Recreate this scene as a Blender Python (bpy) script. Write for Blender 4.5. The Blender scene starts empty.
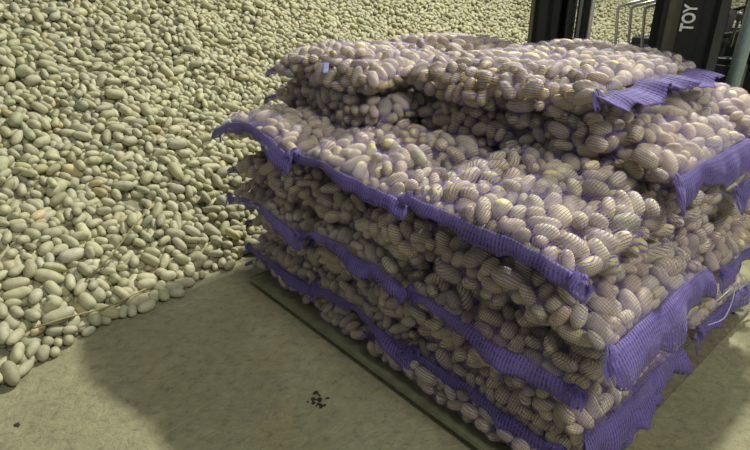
import bpy, bmesh, math, time
import numpy as np
from mathutils import Vector, Matrix
from mathutils.bvhtree import BVHTree
T0 = time.time()
rng = np.random.default_rng(7)
scene = bpy.context.scene
COL = scene.collection

# ------------------------------------------------------------------ camera
CAM_H, PITCH, F = 1.30, math.radians(24.0), 550.0
cam_d = bpy.data.cameras.new('camera')
cam = bpy.data.objects.new('camera', cam_d)
COL.objects.link(cam)
cam.location = (0, 0, CAM_H)
cam.rotation_euler = (math.radians(66.0), 0, 0)
cam_d.sensor_width = 36
cam_d.lens = F / 750 * 36
cam_d.clip_start = .02
scene.camera = cam
SP, CP = math.sin(PITCH), math.cos(PITCH)

def project(P):
    """world points -> image x, y and depth, to choose what shows largest"""
    q = np.asarray(P) - np.array([0, 0, CAM_H])
    d = q[:, 1] * CP - q[:, 2] * SP
    v = -q[:, 1] * SP - q[:, 2] * CP
    dd = np.maximum(d, .05)
    return 375 + F * q[:, 0] / dd, 225 + F * v / dd, d

# pallet frame: a runs along the long side of the load, b into its depth
O = np.array([.49, 1.05])
AD = np.array([-.66, .751]); AD /= np.linalg.norm(AD)
BD = np.array([AD[1], -AD[0]])
def W(a, b, z=0.0):
    p = O + a * AD + b * BD
    return (p[0], p[1], z)

# ------------------------------------------------------------------ materials
def new_mat(name):
    m = bpy.data.materials.new(name); m.use_nodes = True
    nt = m.node_tree
    return m, nt, nt.nodes['Principled BSDF'], nt.nodes.new, nt.links.new

def ramp(nt, stops):
    r = nt.nodes.new('ShaderNodeValToRGB')
    e = r.color_ramp.elements
    while len(e) < len(stops): e.new(.5)
    for k, (p, c) in enumerate(stops):
        e[k].position = p
        e[k].color = (c[0], c[1], c[2], 1) if isinstance(c, (tuple, list)) else (c, c, c, 1)
    return r

def math_node(nt, op, a=None, b=None, clamp=False):
    n = nt.nodes.new('ShaderNodeMath'); n.operation = op; n.use_clamp = clamp
    for k, v in enumerate((a, b)):
        if v is None: continue
        if isinstance(v, (int, float)): n.inputs[k].default_value = v
        else: nt.links.new(v, n.inputs[k])
    return n.outputs[0]

def noise(nt, scale, detail=3, rough=.55, vec=None, dist=0):
    n = nt.nodes.new('ShaderNodeTexNoise')
    n.inputs['Scale'].default_value = scale; n.inputs['Detail'].default_value = detail
    n.inputs['Roughness'].default_value = rough; n.inputs['Distortion'].default_value = dist
    if vec is not None: nt.links.new(vec, n.inputs['Vector'])
    return n

def mix_col(nt, fac, a, b, mode='MIX'):
    n = nt.nodes.new('ShaderNodeMix'); n.data_type = 'RGBA'; n.blend_type = mode
    for k, v in ((0, fac), (6, a), (7, b)):
        if isinstance(v, (int, float)): n.inputs[k].default_value = v
        elif isinstance(v, (tuple, list)): n.inputs[k].default_value = (*v, 1)
        else: nt.links.new(v, n.inputs[k])
    return n.outputs[2]

def potato_material(name, base):
    m, nt, bs, N, L = new_mat(name)
    at = N('ShaderNodeAttribute'); at.attribute_name = 'tint'
    ge = N('ShaderNodeNewGeometry')
    n1 = noise(nt, 38, 4, .6, ge.outputs['Position'])
    r1 = ramp(nt, [(.3, (.72, .68, .62)), (.55, (1, 1, 1)), (.75, (1.0, 1.02, .96))])
    L(n1.outputs['Fac'], r1.inputs['Fac'])
    n2 = noise(nt, 260, 2, .6, ge.outputs['Position'])
    r2 = ramp(nt, [(.28, (.7, .62, .5)), (.42, (1, 1, 1))])
    L(n2.outputs['Fac'], r2.inputs['Fac'])
    c = mix_col(nt, 1.0, base, at.outputs['Color'], 'MULTIPLY')
    c = mix_col(nt, .8, c, r1.outputs['Color'], 'MULTIPLY')
    c = mix_col(nt, .6, c, r2.outputs['Color'], 'MULTIPLY')
    L(c, bs.inputs['Base Color'])
    bs.inputs['Roughness'].default_value = .62
    bs.inputs['Specular IOR Level'].default_value = .35
    bp = N('ShaderNodeBump'); bp.inputs['Strength'].default_value = .25; bp.inputs['Distance'].default_value = .003
    L(n2.outputs['Fac'], bp.inputs['Height']); L(bp.outputs[0], bs.inputs['Normal'])
    return m
M_POT = potato_material('dusty_loose_potato_skin', (.395, .385, .245))
M_BAGPOT = potato_material('bagged_potato_skin', (.68, .605, .32))

def plain(name, col, rough=.6, metal=0, bump=0, bscale=60, var=.15):
    m, nt, bs, N, L = new_mat(name)
    ge = N('ShaderNodeTexCoord')
    n1 = noise(nt, bscale, 4, .6, ge.outputs['Object'])
    r = ramp(nt, [(.3, tuple(c * (1 - var) for c in col)), (.7, tuple(min(1, c * (1 + var)) for c in col))])
    L(n1.outputs['Fac'], r.inputs['Fac']); L(r.outputs['Color'], bs.inputs['Base Color'])
    bs.inputs['Roughness'].default_value = rough; bs.inputs['Metallic'].default_value = metal
    if bump:
        bp = N('ShaderNodeBump'); bp.inputs['Strength'].default_value = bump; bp.inputs['Distance'].default_value = .004
        L(n1.outputs['Fac'], bp.inputs['Height']); L(bp.outputs[0], bs.inputs['Normal'])
    return m

def net_material(name, col, a_thread, a_gap, dense, line=.0052, cross=.0042, sheen=.6, w1=1., w2=.5):
    """knitted raffia net: warp lines along the sack, finer zigzag wefts across; the holes are open"""
    m, nt, bs, N, L = new_mat(name)
    uv = N('ShaderNodeUVMap'); uv.uv_map = 'uv'
    nz = noise(nt, 22, 2, .5, uv.outputs[0])
    sep = N('ShaderNodeSeparateXYZ'); L(uv.outputs[0], sep.inputs[0])
    wob = math_node(nt, 'MULTIPLY', nz.outputs['Fac'], .012)
    y = math_node(nt, 'ADD', sep.outputs['Y'], wob)
    x = math_node(nt, 'ADD', sep.outputs['X'], math_node(nt, 'MULTIPLY', nz.outputs['Fac'], -.010))
    f1 = math_node(nt, 'FRACT', math_node(nt, 'DIVIDE', y, line))
    d1 = math_node(nt, 'ABSOLUTE', math_node(nt, 'SUBTRACT', f1, .5))
    t1 = math_node(nt, 'LESS_THAN', d1, dense[0] / 2)
    f2 = math_node(nt, 'FRACT', math_node(nt, 'DIVIDE', x, cross))
    d2 = math_node(nt, 'ABSOLUTE', math_node(nt, 'SUBTRACT', f2, .5))
    t2 = math_node(nt, 'LESS_THAN', d2, dense[1] / 2)
    t = math_node(nt, 'MAXIMUM', math_node(nt, 'MULTIPLY', t1, w1), math_node(nt, 'MULTIPLY', t2, w2))
    al = math_node(nt, 'ADD', math_node(nt, 'MULTIPLY', t, a_thread - a_gap), a_gap, True)
    L(al, bs.inputs['Alpha'])
    n3 = noise(nt, 9, 3, .6, uv.outputs[0])
    r = ramp(nt, [(.3, tuple(c * .8 for c in col)), (.7, tuple(min(1, c * 1.2) for c in col))])
    L(n3.outputs['Fac'], r.inputs['Fac']); L(r.outputs['Color'], bs.inputs['Base Color'])
    bs.inputs['Roughness'].default_value = .75
    bs.inputs['Specular IOR Level'].default_value = .25
    bs.inputs['Sheen Weight'].default_value = sheen
    bs.inputs['Sheen Roughness'].default_value = .4
    bs.inputs['Sheen Tint'].default_value = (.85, .82, 1, 1)
    return m
M_NET = net_material('purple_raffia_net', (.18, .125, .40), 1.0, .0, (.22, .18), line=.0085, cross=.0062, sheen=.9, w2=.4)
M_HEM = net_material('purple_woven_hem', (.14, .105, .31), 1.0, .28, (.35, .55), line=.0125, cross=.0105, sheen=.12, w1=.6, w2=1.)
M_TAG = plain('pale_blue_tag', (.45, .5, .85), .5)
M_STRING = plain('white_plastic_string', (.5, .47, .55), .4)

# ------------------------------------------------------------------ mesh helpers
def link(name, me, mats, parent=None, smooth=True):
    o = bpy.data.objects.new(name, me)
    for m in (mats if isinstance(mats, (list, tuple)) else [mats]): me.materials.append(m)
    COL.objects.link(o)
    if parent is not None: o.parent = parent
    if smooth and len(me.polygons):
        me.polygons.foreach_set('use_smooth', np.ones(len(me.polygons), dtype=bool))
    return o

def tag(o, label=None, cat=None, group=None, kind=None):
    if label: o['label'] = label
    if cat: o['category'] = cat
    if group: o['group'] = group
    if kind: o['kind'] = kind
    return o

def raw_mesh(name, V, Fc):
    """V (n,3), Fc (m,k) constant face size"""
    me = bpy.data.meshes.new(name)
    V = np.asarray(V, dtype=np.float32); Fc = np.asarray(Fc, dtype=np.int32)
    me.vertices.add(len(V)); me.vertices.foreach_set('co', V.ravel())
    k = Fc.shape[1]
    me.loops.add(Fc.size); me.loops.foreach_set('vertex_index', Fc.ravel())
    me.polygons.add(len(Fc)); me.polygons.foreach_set('loop_start', np.arange(0, Fc.size, k, dtype=np.int32))
    me.update(calc_edges=True); me.validate()
    return me

def set_tint(me, C):
    at = me.attributes.new('tint', 'FLOAT_COLOR', 'POINT')
    c = np.ones((len(me.vertices), 4), dtype=np.float32); c[:, :3] = C
    at.data.foreach_set('color', c.ravel())

def ico(level):
    bm = bmesh.new(); bmesh.ops.create_icosphere(bm, subdivisions=level, radius=1)
    V = np.array([v.co[:] for v in bm.verts]); Fc = np.array([[v.index for v in f.verts] for f in bm.faces])
    bm.free(); return V, Fc
ICO = {l: ico(l) for l in (2, 3, 4)}

# potato shape library: unit shape with long axis x, half length 1, half width 1
SHAPES = []
for k in range(14):
    SHAPES.append(dict(bend=rng.uniform(-.14, .14), taper=rng.uniform(-.12, .12), flat=rng.uniform(.88, 1.0),
                       w=rng.normal(size=(5, 3)) * 1.9, ph=rng.uniform(0, 6.28, 5), am=rng.uniform(.012, .04, 5)))
def shaped(level, k):
    V, Fc = ICO[level]; s = SHAPES[k]; P = V.copy()
    x = P[:, 0].copy()
    bl = 1 + .10 * (1 - x ** 2) * 0
    n = np.sqrt(P[:, 1] ** 2 + P[:, 2] ** 2) + 1e-9
    prof = np.clip(1 - np.abs(x) ** 2.7, 0, 1) ** .5 / np.maximum(np.clip(1 - x ** 2, 0, 1) ** .5, 1e-3)
    prof = np.where(np.abs(x) > .999, 1, prof)
    P[:, 1] *= prof; P[:, 2] *= prof
    P[:, 1:] *= (1 + s['taper'] * x)[:, None]
    P[:, 2] *= s['flat']
    lump = np.ones(len(P))
    for w, ph, am in zip(s['w'], s['ph'], s['am']): lump += am * np.sin(V @ w + ph)
    P *= lump[:, None]
    P[:, 1] += s['bend'] * (x ** 2 - .4)
    return P
SHAPED = {(l, k): shaped(l, k) for l in (2, 3, 4) for k in range(14)}

def potato_frames(U, roll):
    U = U / np.linalg.norm(U, axis=1, keepdims=True)
    up = np.tile([0, 0, 1.], (len(U), 1)); up[np.abs(U[:, 2]) > .9] = [1, 0, 0]
    S = np.cross(U, up); S /= np.linalg.norm(S, axis=1, keepdims=True)
    Tt = np.cross(U, S)
    c, s = np.cos(roll)[:, None], np.sin(roll)[:, None]
    return U, S * c + Tt * s, -S * s + Tt * c

def potato_verts(S, idx, level):
    """(m, nv, 3) vertices for potatoes idx of state S"""
    base = np.stack([SHAPED[(level, k)] for k in range(14)])[S['shape'][idx]]
    A, B, C = potato_frames(S['U'][idx], S['roll'][idx])
    L = (S['h'][idx] + S['r'][idx]) * 1.03; R = S['r'][idx] * 1.06
    return (S['P'][idx][:, None, :] + base[:, :, 0:1] * (A * L[:, None])[:, None, :]
            + base[:, :, 1:2] * (B * R[:, None])[:, None, :] + base[:, :, 2:3] * (C * R[:, None])[:, None, :])

def merged(S, groups):
    """groups: list of (idx, level) -> V, F, tint"""
    Vs, Fs, Cs, off = [], [], [], 0
    for idx, level in groups:
        if not len(idx): continue
        v = potato_verts(S, idx, level); nv = v.shape[1]; f = ICO[level][1]
        Vs.append(v.reshape(-1, 3))
        Fs.append((f[None] + (off + np.arange(len(idx)) * nv)[:, None, None]).reshape(-1, 3))
        Cs.append(np.repeat(S['tint'][idx], nv, axis=0)); off += len(idx) * nv
    return np.concatenate(Vs), np.concatenate(Fs), np.concatenate(Cs)

# ------------------------------------------------------------------ packing (capsules pushed apart)
def near_pairs(P, reach, cell):
    g = np.floor((P - P.min(0)) / cell).astype(np.int64) + 1
    dim = g.max(0) + 2
    key = (g[:, 0] * dim[1] + g[:, 1]) * dim[2] + g[:, 2]
    order = np.argsort(key, kind='stable'); ks = key[order]
    I, J = [], []
    n = len(P)
    for dx in (-1, 0, 1):
        for dy in (-1, 0, 1):
            for dz in (-1, 0, 1):
                o = (dx * dim[1] + dy) * dim[2] + dz
                if o < 0: continue
                tgt = ks + o
                lo = np.searchsorted(ks, tgt, 'left'); hi = np.searchsorted(ks, tgt, 'right')
                if o == 0: lo = np.arange(n) + 1
                cnt = np.maximum(hi - lo, 0); tot = cnt.sum()
                if not tot: continue
                i = np.repeat(np.arange(n), cnt)
                st = np.repeat(np.cumsum(cnt) - cnt, cnt)
                j = np.repeat(lo, cnt) + np.arange(tot) - st
                i, j = order[i], order[j]
                d = np.linalg.norm(P[i] - P[j], axis=1)
                k = d < reach[i] + reach[j]
                I.append(i[k]); J.append(j[k])
    return np.concatenate(I), np.concatenate(J)

def relax(S, iters, constrain, every=6, gravity=None, fac=.9):
    P, U, h, r = S['P'], S['U'], S['h'], S['r']
    n = len(P)
    e1 = P - U * h[:, None]; e2 = P + U * h[:, None]
    cell = (h + r).max() * 2 + .004
    for it in range(iters):
        P = (e1 + e2) / 2
        if it % every == 0:
            I, J = near_pairs(P, h + r + .003, cell)
        if gravity is not None:
            g = gravity(P); e1 = e1 + g; e2 = e2 + g
        d1 = e2[I] - e1[I]; d2 = e2[J] - e1[J]; rr = e1[I] - e1[J]
        a = (d1 * d1).sum(1) + 1e-12; e = (d2 * d2).sum(1) + 1e-12; f = (d2 * rr).sum(1)
        c = (d1 * rr).sum(1); b = (d1 * d2).sum(1); den = a * e - b * b
        s = np.clip(np.where(den > 1e-12, (b * f - c * e) / np.maximum(den, 1e-12), .5), 0, 1)
        t = (b * s + f) / e
        tc = np.clip(t, 0, 1)
        s = np.where(t != tc, np.clip((b * tc - c) / a, 0, 1), s); t = tc
        q = (e1[I] + d1 * s[:, None]) - (e1[J] + d2 * t[:, None])
        dist = np.sqrt((q * q).sum(1)) + 1e-9
        pen = r[I] + r[J] - dist
        k = pen > 0
        Ik, Jk, sk, tk = I[k], J[k], s[k], t[k]
        nn = q[k] / dist[k][:, None] * (pen[k] * .5 * fac)[:, None]
        ws = 1 / ((1 - sk) ** 2 + sk ** 2); wt = 1 / ((1 - tk) ** 2 + tk ** 2)
        cnt = np.bincount(Ik, minlength=n) + np.bincount(Jk, minlength=n)
        div = np.maximum(1, cnt * .45)[:, None]
        D1 = np.empty((n, 3)); D2 = np.empty((n, 3))
        for ax in range(3):
            D1[:, ax] = (np.bincount(Ik, nn[:, ax] * (1 - sk) * ws, n) - np.bincount(Jk, nn[:, ax] * (1 - tk) * wt, n))
            D2[:, ax] = (np.bincount(Ik, nn[:, ax] * sk * ws, n) - np.bincount(Jk, nn[:, ax] * tk * wt, n))
        e1 = e1 + D1 / div; e2 = e2 + D2 / div
        e1 = constrain(e1); e2 = constrain(e2)
        mid = (e1 + e2) / 2; ax = e2 - e1; ln = np.linalg.norm(ax, axis=1, keepdims=True) + 1e-9
        ax = ax / ln * h[:, None]; e1 = mid - ax; e2 = mid + ax
    S['P'] = (e1 + e2) / 2; S['U'] = (e2 - e1) / (np.linalg.norm(e2 - e1, axis=1, keepdims=True) + 1e-9)

def make_state(P, med_len, spread, aspect=(1.15, 1.75)):
    n = len(P)
    L = med_len * np.exp(rng.normal(0, spread, n))           # full length
    L = np.clip(L, med_len * .6, med_len * 1.6)
    asp = rng.uniform(*aspect, n); asp = np.where(rng.random(n) < .12, asp + .3, asp)
    wdt = L / asp * .5 + med_len / 1.45 * .5 * .5 * 1.0       # half of the width follows the length, half is common
    wdt = np.clip(wdt, med_len * .42, med_len * .95)
    wdt = np.minimum(wdt, L * .95)
    U = rng.normal(size=(n, 3)); U /= np.linalg.norm(U, axis=1, keepdims=True)
    return dict(P=P, U=U, h=(L - wdt) / 2, r=wdt / 2, shape=rng.integers(0, 14, n), roll=rng.uniform(0, 6.28, n))

# ------------------------------------------------------------------ sacks
HL_HW = []
SK = []
def sack(a0, a1, b0, b1, zc, face, short, more, hh=.090, yaw=0., hem=True, droop=.02, hem_w=.038, tilt=0., wav=1.0, arch=.0, stiff=0., roll=0.):
    """face: which way the hemmed end looks: 'front' (-b), 'right' (-a), 'left' (+a), 'back' (+b)"""
    ca, cb = (a0 + a1) / 2, (b0 + b1) / 2
    c = W(ca, cb)
    X = {'front': BD, 'right': AD, 'left': -AD, 'back': -BD}[face]
    ln, wd = ((b1 - b0), (a1 - a0)) if face in ('front', 'back') else ((a1 - a0), (b1 - b0))
    cy, sy = math.cos(yaw), math.sin(yaw)
    X = np.array([X[0] * cy - X[1] * sy, X[0] * sy + X[1] * cy])
    Y = np.array([-X[1], X[0]])
    SK.append(dict(c=np.array([c[0], c[1], zc]), X=X, Y=Y, hl=ln / 2, hw=wd / 2, hh=hh, droop=droop, hem=hem, hem_w=hem_w,
                   short=short, label='purple net ' + short + more, tilt=tilt, wav=wav, ph=rng.uniform(0, 6.28, 6), face=face, arch=arch, stiff=stiff, roll=roll))

Z = [.166, .288, .412, .558, .714, .845, .968]
G = 'purple net '
# squashed layer directly on the board, sides to the front
sack(.0, .85, .0, .58, .088, 'right', 'squashed bottom near-corner sack', ' lying flat on the board', hh=.066, hem_w=.05, droop=.005, wav=2)
sack(.85, 1.66, .02, .60, .088, 'left', 'squashed bottom far sack', ' lying flat on the board towards the heap', hh=.066, hem_w=.03, droop=0)
sack(.03, .58, .62, 1.44, .086, 'back', 'squashed bottom rear-right sack', ', its long side by the floor', hh=.060, hem_w=.03, droop=0)
# second layer up: ends to the front
sack(.02, .60, .045, .90, Z[0], 'front', 'low near-corner sack', ', its hem second from the floor', roll=.02, droop=.01, wav=1.6)
sack(.60, 1.15, .035, .90, Z[0], 'front', 'low middle sack', ' of the long side, hem nearest the board', roll=.05, droop=.0, arch=.02, wav=1.4)
sack(1.15, 1.70, .045, .90, Z[0], 'front', 'low far sack', ' of the long side, hem lowest by the heap foot', droop=.01)
sack(.02, .86, .90, 1.46, Z[0], 'right', 'low rear-right sack', ', hem spread above the floor', hem_w=.06, droop=.02, wav=1.8)
# second layer: sides to the front
sack(-.02, .86, .03, .60, Z[1], 'right', 'third-layer near-corner sack', ', ragged hem hanging to the right', hem_w=.085, droop=.04, wav=2)
sack(.86, 1.70, .06, .60, Z[1], 'left', 'third-layer far sack', ' lying lengthwise between two rows of hems')
sack(.02, .56, .60, 1.46, Z[1], 'back', 'third-layer rear-right sack', ' showing its long side')
# third layer
sack(.0, .60, .02, .88, Z[2], 'front', 'fourth-layer near-corner sack', ' with a long diagonal hem', roll=.05, hem_w=.045, droop=.01)
sack(.60, 1.16, .005, .86, Z[2], 'front', 'fourth-layer middle sack', ' with a sharply arched hem', hem_w=.045, wav=2.4, droop=.0, arch=.05)
sack(1.16, 1.74, .0, .86, Z[2], 'front', 'fourth-layer far sack', ' with a dark hem beside the heap', droop=.01, arch=.02)
sack(.0, .86, .88, 1.45, Z[2], 'right', 'fourth-layer rear-right sack', ' with a sagging hem', hem_w=.055, droop=.02, wav=1.5)
# fourth layer
sack(-.035, .88, .015, .60, Z[3], 'right', 'fifth-layer near-corner sack', ' with a wide flap folded down', hem_w=.10, droop=.015)
sack(.88, 1.72, .02, .59, Z[3], 'left', 'fifth-layer far sack', ' lying lengthwise under the ledge')
sack(.02, .58, .60, 1.45, Z[3], 'back', 'fifth-layer rear-right sack', ' showing its long side')
# fifth layer: the three sacks whose tops form the ledge
sack(.03, .60, .0, .86, Z[4], 'front', 'near-corner ledge sack', ', plump, its hem ending in a point', roll=.08, droop=-.012, hem_w=.043, hh=.088, wav=.8)
sack(.60, 1.17, .0, .86, Z[4], 'front', 'middle ledge sack', ', plump, hem wrinkled at both ends', roll=.07, droop=-.016, hh=.088, arch=-.012)
sack(1.17, 1.75, -.02, .86, Z[4], 'front', 'far ledge sack', ', plump, hem corner poking towards the heap', roll=-.03, droop=-.008, hem_w=.05, arch=.05)
sack(.02, .86, .88, 1.45, Z[4], 'right', 'sixth-layer rear-right sack', ' under the long set-back one', hem_w=.06, droop=.02)
# sixth layer, set back
sack(.06, 1.03, .46, 1.04, Z[5], 'right', 'long set-back sack', ', its hem hanging at the right end', hem_w=.09, droop=.02, hh=.094)
sack(1.03, 1.78, .26, .86, Z[5], 'left', 'shaded seventh-layer sack', ' squeezed under the tagged one', hh=.092)
sack(.05, .92, 1.04, 1.55, Z[5], 'right', 'seventh-layer back sack', ' behind the long set-back one', hem_w=.05)
# top layer
sack(.30, 1.10, .42, 1.12, Z[6]+.008, 'right', 'topmost flapped sack', ', crumpled hem sticking out to the right', hem_w=.085, droop=-.03, hh=.09, wav=2.2, stiff=.8)
sack(1.08, 1.69, .24, .84, Z[6], 'left', 'topmost tagged sack', ' with a small pale blue tag', hh=.084, yaw=.1)
sack(.37, 1.18, 1.08, 1.52, Z[6]-.01, 'right', 'topmost back sack', ' before the forklift mast', hem_w=.04)
sack(1.13, 1.84, .86, 1.40, Z[6]-.01, 'left', 'topmost back sack nearest the heap', ', mostly hidden')

def centre_sheet(s, x, y):
    """height of the sack's middle surface over its centre"""
    hl, hw, p = s['hl'], s['hw'], s['ph']
    e = np.clip((-x / hl - .55) / .45, 0, 1)
    z = -s['droop'] * e ** 1.7
    z = z + .007 * np.sin(x * 7 + p[0]) + .006 * np.sin(y * 9 + p[1])
    z = z - .012 * np.clip(np.abs(y / hw) - .6, 0, 1) / .4 + s['arch'] * np.cos(np.clip(y / hw, -1, 1) * 1.57) * np.clip(-x / hl, 0, 1) ** 2
    return z + s['tilt'] * x + s['roll'] * y
def half_height(s, x, y):
    hl, hw, p = s['hl'], s['hw'], s['ph']
    u = np.clip(np.abs(x / hl), 0, 1); v = np.clip(np.abs(y / hw), 0, 1)
    lump = 1 + .07 * np.sin(x * 9 + p[2]) * np.cos(y * 11 + p[3])
    return s['hh'] * (1 - u ** 4) ** .6 * (1 - v ** 6) ** .42 * lump

Pn, SI = [], []
for k, s in enumerate(SK):
    vol = 4 * s['hl'] * s['hw'] * 2 * s['hh'] * .72
    n = int(vol / 1.38e-4 * 1.12)
    x = rng.uniform(-.93, .93, n) * s['hl']; y = rng.uniform(-.92, .92, n) * s['hw']
    z = centre_sheet(s, x, y) + rng.uniform(-.8, .8, n) * half_height(s, x, y)
    P = s['c'][None] + np.stack([x * s['X'][0] + y * s['Y'][0], x * s['X'][1] + y * s['Y'][1], z], 1)
    Pn.append(P); SI.append(np.full(n, k))
BP = make_state(np.concatenate(Pn), .064, .20, (1.04, 1.5)); BP['sack'] = np.concatenate(SI)
BP['U'][:, 2] *= .6; BP['U'] /= np.linalg.norm(BP['U'], axis=1, keepdims=True)
si = BP['sack']
AR = {q: np.array([s[q] for s in SK])[si] for q in ('hl', 'hw', 'hh', 'droop', 'tilt', 'arch', 'roll')}
AR['ph'] = [np.array([s['ph'][i] for s in SK])[si] for i in range(6)]
AR['c'] = np.array([s['c'] for s in SK])[si]; AR['X'] = np.array([s['X'] for s in SK])[si]; AR['Y'] = np.array([s['Y'] for s in SK])[si]
def keep_in_sack(E):
    q = E - AR['c']; r = BP['r']
    x = (q[:, :2] * AR['X']).sum(1); y = (q[:, :2] * AR['Y']).sum(1); z = q[:, 2]
    x = np.clip(x, -AR['hl'] + r * 1.15, AR['hl'] - r * 1.15); y = np.clip(y, -AR['hw'] + r, AR['hw'] - r)
    zc = centre_sheet(AR, x, y); H = np.maximum(half_height(AR, x, y) - r, .0)
    z = zc + np.clip(z - zc, -H, H)
    out = AR['c'].copy()
    out[:, :2] += x[:, None] * AR['X'] + y[:, None] * AR['Y']; out[:, 2] += z
    out[:, 2] = np.maximum(out[:, 2], .036 + r)
    return E + (out - E) * .8
relax(BP, 70, keep_in_sack)
print('sacks packed', len(BP['P']), round(time.time() - T0, 1))
n = len(BP['P'])
g = rng.normal(1, .12, n)
BP['tint'] = np.stack([g * rng.normal(1, .03, n), g, g * rng.normal(1, .07, n)], 1).clip(.4, 1.6)

# ------------------------------------------------------------------ heap
FOOT = np.array([(-2.3, .35), (-1.75, .95), (-1.335, 1.53), (-1.12, 1.93), (-.72, 2.46), (-.25, 3.2), (.35, 4.5), (1.2, 6.0), (2.6, 7.2), (5.5, 8.4), (9, 9.2)])
def foot_dist(xy):
    best = np.full(len(xy), 1e9); sg = np.zeros(len(xy))
    for k in range(len(FOOT) - 1):
        A, B = FOOT[k], FOOT[k + 1]; d = B - A; L2 = d @ d
        t = (xy - A) @ d / L2
        t = np.clip(t, -9 if k == 0 else 0, 9 if k == len(FOOT) - 2 else 1)
        q = xy - (A + t[:, None] * d)
        dist = np.sqrt((q ** 2).sum(1)); s = np.where(d[0] * q[:, 1] - d[1] * q[:, 0] > 0, 1., -1.)
        m = dist < best - 1e-9
        best = np.where(m, dist, best); sg = np.where(m, s, sg)
    return best * sg
SL = math.tan(math.radians(30))
def heap_z(xy):
    d = foot_dist(xy)
    und = .03 * np.sin(xy[:, 0] * 2.1 + .5) * np.cos(xy[:, 1] * 1.7) * np.clip(d / .8, 0, 1) + .012 * np.sin(xy[:, 0] * 6 + xy[:, 1] * 5) * np.clip(d / .3, 0, 1)
    return np.where(d > 0, SL * d + und, SL * 2 * d)
def in_view(P, m=70):
    x, y, d = project(P)
    return (d > .2) & (x > -m - 60) & (x < 750 + m) & (y > -m) & (y < 450 + m)
gx = rng.uniform(-4.5, 9, 1500000); gy = rng.uniform(.4, 11.5, 1500000)
xy = np.stack([gx, gy], 1); area = 13.5 * 11.1
d = foot_dist(xy)
ok = (d > -.01) & (d < 3.2)
xy, d = xy[ok], d[ok]
zz = heap_z(xy)
P = np.column_stack([xy, zz])
ok = in_view(P) & (zz < 1.75)
P, d = P[ok], d[ok]
dens0 = 1500000 / area
dist = np.linalg.norm(P - np.array([0, 0, CAM_H]), axis=1)
layers = np.where(dist < 4, 2.5, 1.9)
want = 285 * layers / .87
keep = rng.random(len(P)) < want / dens0
# what the load hides from everywhere the camera may step is thinned out
P, d, dist = P[keep], d[keep], dist[keep]
SLAB = .085
P[:, 2] += rng.uniform(-.3, 1, len(P)) * SLAB
HP = make_state(P, .070, .23, (1.02, 1.58))
HP['U'][:, 2] *= .45; HP['U'] /= np.linalg.norm(HP['U'], axis=1, keepdims=True)
cosl = math.cos(math.atan(SL))
def keep_on_heap(E):
    z = heap_z(E[:, :2])
    low = z - .05 + HP['r'] / cosl
    low = np.maximum(low, HP['r'])
    E = E.copy(); E[:, 2] = np.maximum(E[:, 2], low)
    return E
relax(HP, 44, keep_on_heap, gravity=lambda P: np.array([0, 0, -.0022]))
print('heap packed', len(HP['P']), round(time.time() - T0, 1))
n = len(HP['P'])
# stray potatoes on the floor in front of the heap
g = rng.normal(1, .10, n)
HP['tint'] = np.stack([g * rng.normal(1, .02, n), g, g * rng.normal(1, .06, n)], 1).clip(.45, 1.5)
ye = rng.random(n) < .02
HP['tint'][ye] *= [1.12, 1.03, .86]

# ------------------------------------------------------------------ which potatoes show largest
def painted(states):
    cx, cy, dd, ra, idd = [], [], [], [], []
    off = 0
    for S in states:
        x, y, d = project(S['P']); u1 = S['P'] + S['U'] * S['h'][:, None]; x2, y2, _ = project(u1)
        cx.append(x); cy.append(y); dd.append(d); ra.append(np.stack([x2 - x, y2 - y, F * S['r'] / np.maximum(d, .1)], 1))
        idd.append(np.arange(len(x)) + off); off += len(x)
    cx, cy, dd, idd = map(np.concatenate, (cx, cy, dd, idd)); ra = np.concatenate(ra)
    buf = np.full((450, 750), -1, dtype=np.int32)
    for i in np.argsort(-dd):
        if dd[i] < .2: continue
        ux, uy, r = ra[i]; x, y = cx[i], cy[i]
        ex, ey = abs(ux) + r, abs(uy) + r
        x0, x1, y0, y1 = int(max(0, x - ex)), int(min(750, x + ex + 1)), int(max(0, y - ey)), int(min(450, y + ey + 1))
        if x0 >= x1 or y0 >= y1: continue
        X, Y = np.arange(x0, x1) + .5 - x, (np.arange(y0, y1) + .5 - y)[:, None]
        L2 = ux * ux + uy * uy + 1e-6
        t = np.clip((X * ux + Y * uy) / L2, -1, 1)
        m = (X - t * ux) ** 2 + (Y - t * uy) ** 2 < r * r
        buf[y0:y1, x0:x1][m] = i
    cnt = np.bincount(buf[buf >= 0], minlength=off)
    out = []; o = 0
    for S in states: out.append(cnt[o:o + len(S['P'])]); o += len(S['P'])
    return out
SB, SH = painted([BP, HP])
print('seen', (SB > 0).sum(), (SH > 0).sum(), round(time.time() - T0, 1))

def single_potato(S, i, mat, label, group, level=4):
    v = potato_verts(S, np.array([i]), level)[0]
    me = raw_mesh('potato', v - S['P'][i], ICO[level][1]); set_tint(me, S['tint'][i])
    o = link('potato', me, mat); o.location = S['P'][i]
    return tag(o, label, 'potato', group)

# bagged
ALL = np.argsort(-np.concatenate([SB, SH]))[:300]
top = ALL[ALL < len(SB)]
rest = np.setdiff1d(np.arange(len(SB)), top)
SHORT = {k: s['short'] for k, s in enumerate(SK)}
for i in top:
    k = int(BP['sack'][i])
    single_potato(BP, i, M_BAGPOT, 'yellow-brown potato inside the ' + SHORT[k], 'potatoes inside the ' + SHORT[k])
Vv, Ff, Cc = merged(BP, [(rest[SB[rest] > 0], 3), (rest[SB[rest] == 0], 2)])
me = raw_mesh('bagged_potatoes', Vv, Ff); set_tint(me, Cc)
tag(link('bagged_potatoes', me, M_BAGPOT), 'smaller-showing potatoes filling all the purple net sacks', 'potatoes', kind='stuff')
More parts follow.
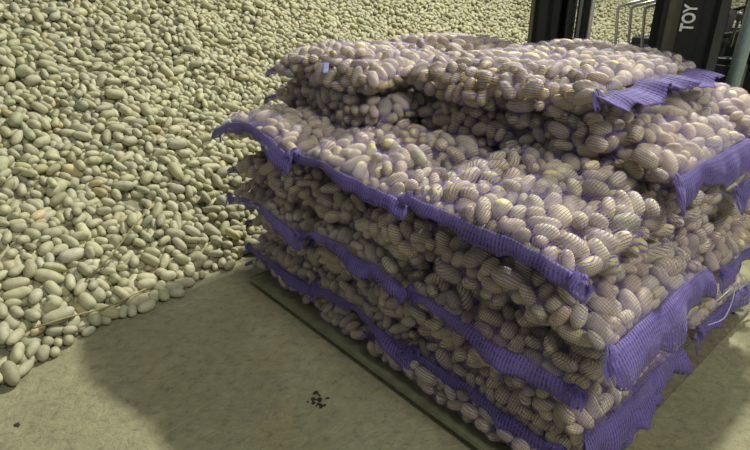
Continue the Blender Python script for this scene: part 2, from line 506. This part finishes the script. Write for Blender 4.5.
# loose
top = ALL[ALL >= len(SB)] - len(SB)
print('single', 300 - len(top), len(top))
rest = np.setdiff1d(np.arange(len(SH)), top)
hd = foot_dist(HP['P'][:, :2])
for i in top:
    q = HP['h'][i] / HP['r'][i]
    form = 'long' if q > .75 else ('roundish' if q < .3 else 'oval')
    size = 'large' if HP['r'][i] > .026 else 'middling'
    row = 'touching the floor at the heap foot' if hd[i] < .08 else ('low on the heap' if hd[i] < .5 else 'higher on the heap')
    single_potato(HP, i, M_POT, f'{size} {form} dusty loose potato {row}', f'{size} {form} loose potatoes {row}', 4 if SH[i] > 60 else 3)
near = np.linalg.norm(HP['P'][rest], axis=1) < 4.2
v = SH[rest] > 0
Vv, Ff, Cc = merged(HP, [(rest[v & near], 3), (rest[~(v & near)], 2)])
# the ground under the outermost potatoes of the heap
gu = np.linspace(-4.5, 9, 136); gv = np.linspace(.4, 11.5, 112)
GX, GY = np.meshgrid(gu, gv); gxy = np.column_stack([GX.ravel(), GY.ravel()])
gz = heap_z(gxy) - .035; gd = foot_dist(gxy)
idx = np.arange(len(gxy)).reshape(GX.shape)
q = np.stack([idx[:-1, :-1], idx[:-1, 1:], idx[1:, 1:], idx[1:, :-1]], -1).reshape(-1, 4)
q = q[(gd[q] > -.1).all(1) & (gz[q] < 1.9).all(1)]
tri = np.concatenate([q[:, [0, 1, 2]], q[:, [0, 2, 3]]]) + len(Vv)
Vv = np.concatenate([Vv, np.column_stack([gxy, gz])]); Ff = np.concatenate([Ff, tri]); Cc = np.concatenate([Cc, np.full((len(gxy), 3), .5)])
me = raw_mesh('potato_heap', Vv, Ff); set_tint(me, Cc)
tag(link('potato_heap', me, M_POT), 'great heap of loose dusty potatoes sloping up behind and beside the load', 'potato heap', kind='stuff')
print('potatoes built', round(time.time() - T0, 1))

# ------------------------------------------------------------------ nets and hems
def uv_set(me, uv):
    l = me.uv_layers.new(name='uv'); vi = np.empty(len(me.loops), dtype=np.int32); me.loops.foreach_get('vertex_index', vi)
    l.data.foreach_set('uv', uv[vi].astype(np.float32).ravel())

def wavy(t, ph, k=1.0):
    return (np.sin(t * 9 * k + ph[0]) + .6 * np.sin(t * 21 * k + ph[1]) + .35 * np.sin(t * 43 * k + ph[2])) / 1.6

for k, s in enumerate(SK):
    idx = np.where(si == k)[0]
    base = Vector(s['c']) - Vector((0, 0, s['hh']))
    root = bpy.data.objects.new('potato_sack', None); COL.objects.link(root); root.location = base
    root.empty_display_size = .1
    tag(root, s['label'], 'sack of potatoes', 'purple net potato sacks stacked on the board')
    hl, hw = s['hl'], s['hw']
    v = BP['P'][idx][:, None] + (potato_verts(BP, idx, 2) - BP['P'][idx][:, None]) * 1.11 - s['c']
    v = v.reshape(-1, 3)
    loc = np.column_stack([v[:, :2] @ s['X'], v[:, :2] @ s['Y'], v[:, 2]])
    f = (ICO[2][1][None] + (np.arange(len(idx)) * len(ICO[2][0]))[:, None, None]).reshape(-1, 3)
    bvh = BVHTree.FromPolygons(loc.tolist(), f.tolist())
    nu = int(2 * hl / .0095); nv = int((2 * hw + .15) * 2 / .0095)
    ex = hl + .012
    tx = np.linspace(-1, 1, nu); xs = ex * np.sign(tx) * np.abs(tx) ** .93
    ph = np.linspace(0, 2 * math.pi, nv, endpoint=False)
    XX, PH = np.meshgrid(xs, ph, indexing='ij')
    cph = np.sign(np.cos(PH)) * np.abs(np.cos(PH)) ** .62; sph = np.sign(np.sin(PH)) * np.abs(np.sin(PH)) ** .62
    YS = cph * (hw + .004)
    hx = s['hh'] * np.clip(1 - np.abs(XX / ex) ** 4, 0, 1) ** .6
    Sx = np.stack([XX, YS, centre_sheet(s, np.clip(XX, -hl, hl), YS) + sph * np.maximum(hx, .006)], -1)
    Q = np.stack([XX, YS * .72, centre_sheet(s, np.clip(XX, -hl, hl), YS * .72)], -1)
    D = Sx - Q; R0 = np.linalg.norm(D, axis=-1); D = D / R0[..., None]
    Rh = np.zeros_like(R0)
    far = R0 * 1.5 + .05
    for i in range(1, nu - 1):
        for j in range(nv):
            o = Q[i, j] + D[i, j] * far[i, j]
            h = bvh.ray_cast(Vector(o), Vector(-D[i, j]), far[i, j] * .97)
            if h[0] is not None: Rh[i, j] = far[i, j] - h[3]
    R = np.where(Rh > 0, Rh, R0 * .35)
    R[0] = R0[0]; R[-1] = R0[-1]
    fix = R.copy()
    for _ in range(6):
        a = (np.roll(R, 1, 1) + np.roll(R, -1, 1)) * .25
        a[1:-1] += (R[:-2] + R[2:])[:, :][:nu - 2] * .25
        a[0] = R[0]; a[-1] = R[-1]
        R = np.maximum(fix, a)
    R = R + .002
    N3 = Q + D * R[..., None]
    N3[0] = Sx[0]; N3[-1] = Sx[-1]
    # into the root's frame
    flat = N3.reshape(-1, 3)
    def to_root(p):
        p = np.asarray(p, dtype=float)
        return np.column_stack([p[:, 0:1] * s['X'][None] + p[:, 1:2] * s['Y'][None], p[:, 2] + s['hh']])
    ii = np.arange(nu * nv).reshape(nu, nv); jj = np.roll(ii, -1, 1)
    q = np.stack([ii[:-1], ii[1:], jj[1:], jj[:-1]], -1).reshape(-1, 4)
    me = raw_mesh('net', to_root(flat), q)
    arc = np.concatenate([[0], np.cumsum(np.linalg.norm(np.diff(Sx[nu // 2], axis=0), axis=1))])
    # uv by corner so that the wrap-around seam stays clean
    uvx = np.repeat(xs[:, None], nv, 1); uvy = np.repeat(arc[None], nu, 0)
    per = arc[-1] + np.linalg.norm(Sx[nu // 2, 0] - Sx[nu // 2, -1])
    ujy = np.roll(uvy, -1, 1).copy(); ujy[:, -1] = per
    ql = np.stack([np.stack([uvx[:-1], uvy[:-1]], -1), np.stack([uvx[1:], uvy[1:]], -1), np.stack([uvx[1:], ujy[1:]], -1), np.stack([uvx[:-1], ujy[:-1]], -1)], 2)
    if len(me.polygons) == len(q):
        l = me.uv_layers.new(name='uv'); l.data.foreach_set('uv', ql.astype(np.float32).ravel())
    link('net', me, M_NET, root)
    # hem
    if s['hem']:
        m = 90; y = np.linspace(-1, 1, m); p = s['ph']
        yy = y * (hw + .012)
        rows = 7
        zs = centre_sheet(s, np.full(m, -hl), np.clip(yy, -hw, hw)) + .004
        wv = s['wav']
        width = s['hem_w'] * (1 + .18 * wavy(yy, p, 1.3)) * np.clip((1.0 - np.abs(y)) / .05 + .45, 0, 1)
        lean = .25 + .28 * wavy(yy * wv, p[2:], 1.0)            # how far the hem stands off the sack
        lean = lean + s['stiff']
        if s['face'] == 'front': width = width * (1 - .22 * y)
        fr = np.linspace(0, 1, rows)
        pts = []
        for r_ in range(rows):
            t = fr[r_]
            out = ex - .002 + width * (lean * t + .25 * math.sin(t * 2.2)) * .9
            dn = width * np.sqrt(np.clip(1.1 - lean * .7, .1, 1)) * t ** 1.15 * (1 - s['stiff'] * .75)
            zz_ = zs - dn + .006 * wv * wavy(yy * 1.4 + .3, p, 1.2) * (1 + t) + .0022 * np.sin(yy * 83 + 3 * np.sin(yy * 13) + p[3]) * t
            pts.append(np.column_stack([-out + .003 * np.sin(yy * 61 + 4 * np.sin(yy * 11 + p[1]) + p[4]) * t, yy * (1 + .035 * t) + .006 * t * np.sin(yy * 30), zz_]))
        V = np.concatenate(pts)
        ii = np.arange(rows * m).reshape(rows, m)
        q = np.stack([ii[:-1, :-1], ii[:-1, 1:], ii[1:, 1:], ii[1:, :-1]], -1).reshape(-1, 4)
        me = raw_mesh('hem', to_root(V), q)
        uv_set(me, np.column_stack([np.tile(yy, rows), np.repeat(fr * s['hem_w'], m)]))
        o = link('hem', me, M_HEM, root)
        md = o.modifiers.new('thickness', 'SOLIDIFY'); md.thickness = .0012
        # gathered, knotted net at one or both ends of the seam
        for sgn in ((-1, 1) if s['face'] == 'front' else (1,)):
            nr, na = 9, 46
            rr_ = np.linspace(.0, 1, nr); aa = np.linspace(-1.1, 1.1, na)
            RR, AA = np.meshgrid(rr_, aa, indexing='ij')
            size = .036 * rng.uniform(.7, 1.3)
            rip = .007 * RR ** .8 * np.sin(AA * rng.uniform(7, 13) + 2 * np.sin(AA * 3 + rng.uniform(0, 6)) + RR * rng.uniform(-2, 2)) + .004 * RR * np.sin(AA * 31 + RR * 5)
            RR = RR * (1 + .22 * np.sin(AA * 5 + rng.uniform(0, 6)) + .12 * np.sin(AA * 17))
            gxx = -ex + .012 - size * RR * np.cos(AA) * .75 + rip * .7
            gyy = sgn * (hw - .012) + size * RR * np.sin(AA) * 1.0
            gzz = float(zs[-1 if sgn > 0 else 0]) + .012 - .022 * RR ** 2 * rng.uniform(.2, 1.6) + rip
            iq = np.arange(nr * na).reshape(nr, na)
            q = np.stack([iq[:-1, :-1], iq[:-1, 1:], iq[1:, 1:], iq[1:, :-1]], -1).reshape(-1, 4)
            me = raw_mesh('gathered_corner', to_root(np.stack([gxx, gyy, gzz], -1).reshape(-1, 3)), q)
            uv_set(me, np.column_stack([(AA * .05).ravel(), (RR * size).ravel()]))
            link('gathered_corner', me, M_HEM, root)
for o in list(COL.objects):
    if o.name.startswith('potato_sack') and 'blue tag' in str(o.get('label')):
        u_, v_ = (326 - 375) / F, (69 - 225) / F
        dirv = Vector((u_, CP - v_ * SP, -SP - v_ * CP)); st_ = Vector((0, 0, CAM_H))
        netc = next(c for c in o.children if c.name.startswith('net'))
        bv = BVHTree.FromPolygons([v.co + o.location for v in netc.data.vertices], [tuple(p.vertices) for p in netc.data.polygons])
        hit = bv.ray_cast(st_, dirv.normalized())
        if hit[0] is not None:
            nrm = hit[1] if hit[1].dot(dirv) < 0 else -hit[1]
            zz1 = Vector((0, 0, 1)); sx = zz1.cross(nrm).normalized(); sy_ = nrm.cross(sx)
            gv_ = []
            for a_ in range(5):
                for b_ in range(7):
                    p = hit[0] + nrm * (.006 + .003 * math.sin(b_ * 1.3)) + sx * (a_ / 4 - .5) * .022 + sy_ * (b_ / 6 - .5) * .048
                    gv_.append(tuple(p - o.location))
            qf = [(a_ * 7 + b_, a_ * 7 + b_ + 1, a_ * 7 + b_ + 8, a_ * 7 + b_ + 7) for a_ in range(4) for b_ in range(6)]
            me = raw_mesh('label_tag', gv_, qf); tg = link('label_tag', me, M_TAG, o); tg['label'] = 'pale blue paper tag'
            md = tg.modifiers.new('thickness', 'SOLIDIFY'); md.thickness = .0008
        else: print('tag missed')
print('nets', round(time.time() - T0, 1))

# ------------------------------------------------------------------ floor
m, nt, bs, N, L = new_mat('dusty_concrete')
tc = N('ShaderNodeTexCoord')
n1 = noise(nt, 1.1, 5, .6, tc.outputs['Object'], .3)
r1 = ramp(nt, [(.3, (.225, .215, .12)), (.5, (.28, .27, .155)), (.7, (.35, .34, .215))])
L(n1.outputs['Fac'], r1.inputs['Fac'])
n2 = noise(nt, 26, 7, .72, tc.outputs['Object'], .3)
r2 = ramp(nt, [(.34, (.66, .64, .58)), (.46, (.95, .95, .95)), (.54, (1.02, 1.02, 1)), (.66, (1.22, 1.18, 1.08))])
L(n2.outputs['Fac'], r2.inputs['Fac'])
c = mix_col(nt, .9, r1.outputs['Color'], r2.outputs['Color'], 'MULTIPLY')
n3 = noise(nt, 2.3, 3, .5, tc.outputs['Object'], 1)
r3 = ramp(nt, [(.58, (1, 1, 1)), (.75, (1.08, .99, .90))])
L(n3.outputs['Fac'], r3.inputs['Fac'])
c = mix_col(nt, .8, c, r3.outputs['Color'], 'MULTIPLY')
# scattered scuffs
mp = N('ShaderNodeMapping'); mp.inputs['Scale'].default_value = (42, 13, 1); mp.inputs['Rotation'].default_value = (0, 0, .5)
L(tc.outputs['Object'], mp.inputs['Vector'])
vo = N('ShaderNodeTexVoronoi'); vo.inputs['Scale'].default_value = 1; L(mp.outputs[0], vo.inputs['Vector'])
r4 = ramp(nt, [(.04, (.45, .42, .36)), (.10, (1, 1, 1))]); L(vo.outputs['Distance'], r4.inputs['Fac'])
n5 = noise(nt, 1.7, 2, .5, tc.outputs['Object'])
f5 = ramp(nt, [(.42, .15), (.58, .9)]); L(n5.outputs['Fac'], f5.inputs['Fac'])
c = mix_col(nt, f5.outputs['Color'], c, mix_col(nt, 1, c, r4.outputs['Color'], 'MULTIPLY'))
L(c, bs.inputs['Base Color']); bs.inputs['Roughness'].default_value = .8
bp = N('ShaderNodeBump'); bp.inputs['Strength'].default_value = .7; bp.inputs['Distance'].default_value = .02
L(n2.outputs['Fac'], bp.inputs['Height']); L(bp.outputs[0], bs.inputs['Normal'])
me = raw_mesh('floor', [(-8, -3, 0), (12, -3, 0), (12, 14, 0), (-8, 14, 0)], [(0, 1, 2, 3)])
tag(link('floor', me, m, smooth=False), kind='structure')

# ------------------------------------------------------------------ simple solids
def bm_box(bm, x0, x1, y0, y1, z0, z1, bev=.004):
    r = bmesh.ops.create_cube(bm, size=1)
    vs = r['verts']
    for v in vs:
        v.co = Vector(((x0 + x1) / 2 + v.co.x * (x1 - x0), (y0 + y1) / 2 + v.co.y * (y1 - y0), (z0 + z1) / 2 + v.co.z * (z1 - z0)))
    if bev:
        es = list({e for v in vs for e in v.link_edges})
        bmesh.ops.bevel(bm, geom=es, offset=bev, segments=2, affect='EDGES')
def bm_tube(bm, pts, r, seg=10, closed=False):
    pts = [Vector(p) for p in pts]; n = len(pts); rings = []
    up = None
    for i, p in enumerate(pts):
        a = pts[(i - 1) % n] if (closed or i > 0) else p; b = pts[(i + 1) % n] if (closed or i < n - 1) else p
        t = (b - a).normalized()
        if up is None: up = t.orthogonal().normalized()
        up = (up - t * up.dot(t)).normalized(); sd = t.cross(up)
        rr = r[i] if isinstance(r, (list, tuple)) else r
        rings.append([bm.verts.new(p + (up * math.cos(6.2832 * k / seg) + sd * math.sin(6.2832 * k / seg)) * rr) for k in range(seg)])
    m = n if closed else n - 1
    for i in range(m):
        A, B = rings[i], rings[(i + 1) % n]
        for k in range(seg): bm.faces.new((A[k], A[(k + 1) % seg], B[(k + 1) % seg], B[k]))
    if not closed:
        bm.faces.new(rings[0][::-1]); bm.faces.new(rings[-1])
def build(name, fn, mat, parent=None, smooth=False):
    bm = bmesh.new(); fn(bm); bmesh.ops.recalc_face_normals(bm, faces=bm.faces)
    me = bpy.data.meshes.new(name); bm.to_mesh(me); bm.free()
    return link(name, me, mat, parent, smooth)
def arc_pts(pts, rad=.03, n=5):
    """polyline with rounded corners"""
    P = [Vector(p) for p in pts]; out = [P[0]]
    for i in range(1, len(P) - 1):
        a = (P[i - 1] - P[i]).normalized() * rad; b = (P[i + 1] - P[i]).normalized() * rad
        for k in range(n + 1):
            t = k / n; out.append(P[i] + a * (1 - t) ** 2 + b * t * t)
    return out + [P[-1]]
ANG = math.atan2(-AD[1], -AD[0])       # local x runs along -a, local y along +b

# ------------------------------------------------------------------ board under the load
M_BOARD = plain('damp_green_grey_board', (.19, .195, .115), .5, bump=.3, bscale=25, var=.22)
M_BOARD2 = plain('weathered_pallet_wood', (.16, .14, .085), .8, bump=.5, bscale=40, var=.3)
def rooted(name, a, b, z=0.0, yaw=0.0):
    o = bpy.data.objects.new(name, None); COL.objects.link(o); o.location = W(a, b, z)
    o.rotation_euler = (0, 0, ANG + yaw); o.empty_display_size = .2
    return o
pal = rooted('pallet', .86, .0)
tag(pal, 'low wooden pallet with greenish deck boards showing along the foot of the load', 'pallet')
for k in range(3):
    build('bearer', lambda bm, k=k: bm_box(bm, -.78 + k * .78, -.68 + k * .78, .0, 1.46, .0, .018, .003), M_BOARD2, pal)
yy0 = [-.022, .185, .43, .68, .93, 1.18]
for k, y0 in enumerate(yy0):
    build('deck_board', lambda bm, y0=y0, k=k: bm_box(bm, -.74 + .01 * (k % 2), .80 + .008 * (k % 3), y0, y0 + .215, .018, .034, .004), M_BOARD, pal)

# ------------------------------------------------------------------ forklift behind the load
M_BLACK = plain('black_painted_steel', (.013, .015, .014), .62, bump=.1, bscale=30)
M_GREYS = plain('worn_grey_steel', (.17, .18, .165), .35, .6, bscale=50)
M_OLIVE = plain('dusty_olive_steel', (.13, .125, .085), .5, .2, bscale=20)
M_PALE = plain('pale_steel_pipe', (.55, .55, .47), .35, .5)
M_RUB = plain('black_rubber', (.015, .015, .015), .75, bump=.3)
M_BODY = plain('dark_machine_paint', (.02, .024, .026), .4)
M_GUARD = plain('grey_green_guard_paint', (.26, .34, .34), .3, .2)
M_WHITE = plain('white_lettering', (.8, .8, .78), .5)
M_SEAT = plain('black_vinyl', (.02, .02, .02), .55)
fk = rooted('forklift', .97, 1.82)
tag(fk, 'dark forklift standing behind the load, mast towards the sacks, white letters on its post', 'forklift')
def box_part(name, mat, *boxes, parent=None, bev=.004):
    return build(name, lambda bm: [bm_box(bm, *b, bev) for b in boxes], mat, parent or fk)
# left column of the mast: C channels, inner rail, lift cylinder, chain
ml = box_part('outer_mast_channel', M_BLACK, (-.475, -.44, 0, .14, .05, 2.02), (-.475, -.39, 0, .018, .05, 2.02), (-.475, -.39, .122, .14, .05, 2.02))
box_part('edge_strip', M_OLIVE, (-.505, -.477, .0, .10, .05, 2.0), parent=ml)
box_part('inner_mast_channel', M_BLACK, (-.40, -.375, .02, .12, .05, 2.05), (-.375, -.325, .02, .036, .05, 2.05), (-.375, -.325, .104, .12, .05, 2.05))
build('lift_cylinder', lambda bm: bm_tube(bm, [(-.30, .09, .1), (-.30, .09, 1.95)], .028, 20), M_GREYS, fk, True)
def chain(bm, x):
    z = .3
    k = 0
    while z < 1.98:
        w = .019 if k % 2 else .013
        bm_box(bm, x - w, x + w, -.006, .006, z, z + .020, .002); z += .021; k += 1
build('lift_chain', lambda bm: chain(bm, -.245), M_BLACK, fk)
box_part('carriage_rail', M_BLACK, (-.20, -.175, .0, .10, .05, 2.0), (-.215, -.16, .0, .016, .05, 2.0))
build('hydraulic_pipe', lambda bm: bm_tube(bm, [(-.145, .03, .2), (-.145, .03, 2.0)], .011, 12), M_PALE, fk, True)
build('hydraulic_pipe', lambda bm: bm_tube(bm, [(-.185, -.012, .2), (-.185, -.012, 2.0)], .009, 12), M_GREYS, fk, True)
# right column
mr = box_part('outer_mast_channel', M_BLACK, (.44, .475, 0, .14, .05, 2.02), (.39, .475, 0, .018, .05, 2.02), (.39, .475, .122, .14, .05, 2.02))
box_part('inner_mast_channel', M_BLACK, (.19, .235, .0, .12, .05, 2.05), (.19, .25, .0, .02, .05, 2.05))
box_part('mast_plate', M_OLIVE, (.24, .315, .015, .03, .3, 1.98))
lp = box_part('lettered_post', M_BLACK, (.315, .41, -.005, .02, .05, 1.98))
def text_mesh(body, size):
    cu = bpy.data.curves.new('t', 'FONT'); cu.body = body; cu.size = size; cu.extrude = .0012; cu.offset = size * .028
    cu.align_x = 'LEFT'; cu.align_y = 'CENTER'
    o = bpy.data.objects.new('t', cu); COL.objects.link(o)
    dg = bpy.context.evaluated_depsgraph_get()
    me = bpy.data.meshes.new_from_object(o.evaluated_get(dg)); bpy.data.objects.remove(o)
    return me
tm = text_mesh('TOY', .084)
lt = link('lettering', tm, M_WHITE, lp, False)
lt.location = (.360, -.0075, 1.082); lt.rotation_euler = (math.radians(90), math.radians(-90), 0); lt.scale = (.68, .95, 1)
# cross members and carriage
box_part('mast_crossbar', M_BLACK, (-.475, .475, .09, .14, 1.94, 2.02), (-.475, .475, .09, .14, .12, .22))
box_part('carriage', M_BLACK, (-.45, .45, -.06, -.02, .40, .50), (-.45, .45, -.06, -.02, .12, .20), (-.40, -.36, -.05, -.02, .2, .4), (.36, .40, -.05, -.02, .2, .4))
for x in (-.02, .05, .12):
    build('bent_hose_pipe', lambda bm, x=x: bm_tube(bm, arc_pts([(x + .10, .18, 1.215 + .0 * x), (x - .02, .10, 1.175), (x + .0, .10, .98), (x + .03, .10, .55)], .02), .0075, 10), M_PALE, fk, True)
# chassis, seat, wheel, guard
box_part('body', M_BODY, (-.50, .52, .42, 2.1, .14, .62), (-.48, .50, 1.15, 2.1, .62, .93), bev=.04)
box_part('dashboard', M_BODY, (-.30, .5, .38, .55, .6, .93), bev=.03)
box_part('seat', M_SEAT, (.12, .50, 1.0, 1.45, .90, 1.04), (.14, .62, 1.40, 1.56, .95, 1.72), bev=.04)
sw = build('steering_wheel', lambda bm: bm_tube(bm, [(.32 + .17 * math.cos(t), .66 + .12 * math.sin(t), 1.15 + .12 * math.sin(t)) for t in np.linspace(0, 6.2832, 28, endpoint=False)], .014, 10, True), M_RUB, fk, True)
def spokes(bm):
    for t in (.5, 2.6, 4.7):
        bm_tube(bm, [(.32, .66, 1.15), (.32 + .17 * math.cos(t), .66 + .12 * math.sin(t), 1.15 + .12 * math.sin(t))], .009, 8)
    bm_tube(bm, [(.32, .66, 1.15), (.32, .60, .9)], .025, 12)
build('steering_column', spokes, M_RUB, sw, True)
for x, top in ((.40, 1.13), (.46, 1.10)):
    lv = build('control_lever', lambda bm, x=x, top=top: bm_tube(bm, [(x, .50, .98), (x + .02, .47, top)], .008, 8), M_GREYS, fk, True)
    build('knob', lambda bm, x=x, top=top: bmesh.ops.create_uvsphere(bm, u_segments=16, v_segments=10, radius=.022, matrix=Matrix.Translation((x + .02, .47, top))), M_GREYS, lv, True)
for x in (-.50, .49):
    build('guard_pillar', lambda bm, x=x: bm_tube(bm, [(x, .36, .55), (x, .42, 1.2), (x, .60, 2.12)], .034, 14), M_GUARD, fk, True)
    build('guard_pillar', lambda bm, x=x: bm_tube(bm, [(x, 1.85, .9), (x, 1.70, 2.12)], .03, 14), M_GUARD, fk, True)
box_part('overhead_guard', M_BODY, *[(-.52, .55, y, y + .03, 2.10, 2.14) for y in np.arange(.58, 1.75, .16)], (-.54, -.49, .58, 1.75, 2.08, 2.15), (.51, .56, .58, 1.75, 2.08, 2.15))
for x, y, r in ((-.52, .45, .22), (.54, .45, .22), (-.46, 1.75, .19), (.48, 1.75, .19)):
    wl = build('wheel', lambda bm, x=x, y=y, r=r: (bm_tube(bm, [(x - .09, y, r), (x - .08, y, r), (x + .08, y, r), (x + .09, y, r)], [r * .93, r, r, r * .93], 36)), M_RUB, fk)
    build('hub', lambda bm, x=x, y=y, r=r: bm_tube(bm, [(x - .095, y, r), (x + .095, y, r)], r * .5, 24), M_GREYS, wl)
for x in (-.25, .25):
    build('fork', lambda bm, x=x: (bm_box(bm, x - .05, x + .05, -.09, -.055, .05, .55, .004), bm_box(bm, x - .05, x + .05, -.33, -.055, .045, .08, .004)), M_BLACK, fk)

# ------------------------------------------------------------------ small things
M_STRAW = plain('dry_straw', (.30, .25, .11), .8)
for pts, lab in (((( -1.22, 2.02, .145), (-1.14, 2.12, .21), (-1.09, 2.25, .285), (-1.03, 2.38, .35)), 'thin dry stem lying across potatoes low on the heap'),
                 (((-1.28, 1.72, .11), (-1.20, 1.80, .105), (-1.10, 1.92, .075), (-1.0, 2.08, .07)), 'curved straw stalk along the heap foot')):
    st = build('dry_stem', lambda bm, p=pts: bm_tube(bm, arc_pts(p, .03), .0035, 6), M_STRAW, None, True)
    tag(st, lab, 'straw')
for pts, lab in (((W(-.075, .60, .415), W(-.09, .68, .44), W(-.09, .76, .445), W(-.07, .84, .425)), 'pale plastic string curving across the right face, the upper of two'),
                 ((W(-.08, .62, .345), W(-.10, .70, .34), W(-.09, .78, .36), W(-.07, .86, .385)), 'pale plastic string curving across the right face, the lower of two')):
    st = build('plastic_string', lambda bm, p=pts: bm_tube(bm, arc_pts(p, .03), .0017, 6), M_STRING, None, True)
    tag(st, lab, 'string')
M_SCRAP = plain('dark_dirt_crumb', (.035, .03, .02), .95, bump=.6)
M_CHIP = plain('dull_soil_crumb', (.09, .08, .05), .95, bump=.5)
def floor_at(px, py):
    u, v = (px - 375) / F, (py - 225) / F
    s_ = CAM_H / (SP + v * CP)
    return u * s_, (CP - v * SP) * s_
def crumb(cx, cy, size, mat, label, cat='dirt', flat=.35, n=7):
    def fn(bm):
        for q in range(n):
            a = rng.uniform(0, 6.28); d = rng.uniform(0, size) * (q > 0)
            r_ = size * rng.uniform(.25, .5) * (7 / n) ** .7
            mt = Matrix.Translation((math.cos(a) * d, math.sin(a) * d, r_ * flat * .7)) @ Matrix.Rotation(rng.uniform(0, 3), 4, 'Z') @ Matrix.Diagonal((r_, r_ * rng.uniform(.5, 1), r_ * flat, 1))
            bmesh.ops.create_icosphere(bm, subdivisions=2, radius=1, matrix=mt)
        for v in bm.verts: v.co += Vector(rng.normal(0, size * .03, 3)) 
        for v in bm.verts: v.co.z = max(v.co.z, 0)
    o = build('dirt_clump', fn, mat, None, True); o.location = (cx, cy, 0); return tag(o, label, cat)
x_, y_ = floor_at(318, 400); crumb(x_, y_, .040, M_SCRAP, 'dark crumbled dirt clump on the shaded floor before the load', flat=.22, n=26)
x_, y_ = floor_at(17, 426); crumb(x_, y_, .012, M_SCRAP, 'tiny dark dirt clump on the lamplit floor, lower left', n=4)

# ------------------------------------------------------------------ lights
def lamp(name, kind, loc, tgt, energy, col, size=1.0):
    ld = bpy.data.lights.new(name, kind); o = bpy.data.objects.new(name, ld); COL.objects.link(o)
    o.location = loc
    o.rotation_euler = (Vector(tgt) - Vector(loc)).to_track_quat('-Z', 'Y').to_euler()
    ld.energy = energy; ld.color = col
    if kind == 'AREA': ld.shape = 'DISK'; ld.size = size
    return o
lamp('hall_lamp', 'AREA', W(1.9, 6.2, 7.2), W(.5, .2, .4), 1270, (1, .98, .90), .4)
lamp('second_hall_lamp', 'AREA', (2.8, -1.6, 5.2), (.4, 1.6, .4), 200, (1, .98, .92), 1.6)
w = bpy.data.worlds.new('world'); scene.world = w; w.use_nodes = True
w.node_tree.nodes['Background'].inputs[0].default_value = (.93, .95, 1, 1)
w.node_tree.nodes['Background'].inputs[1].default_value = .20

vs = scene.view_settings
vs.view_transform = 'Standard'; vs.look = 'None'; vs.gamma = 1; vs.exposure = 0
scene.cycles.transparent_max_bounces = 24
scene.cycles.max_bounces = 6
print('done', round(time.time() - T0, 1))
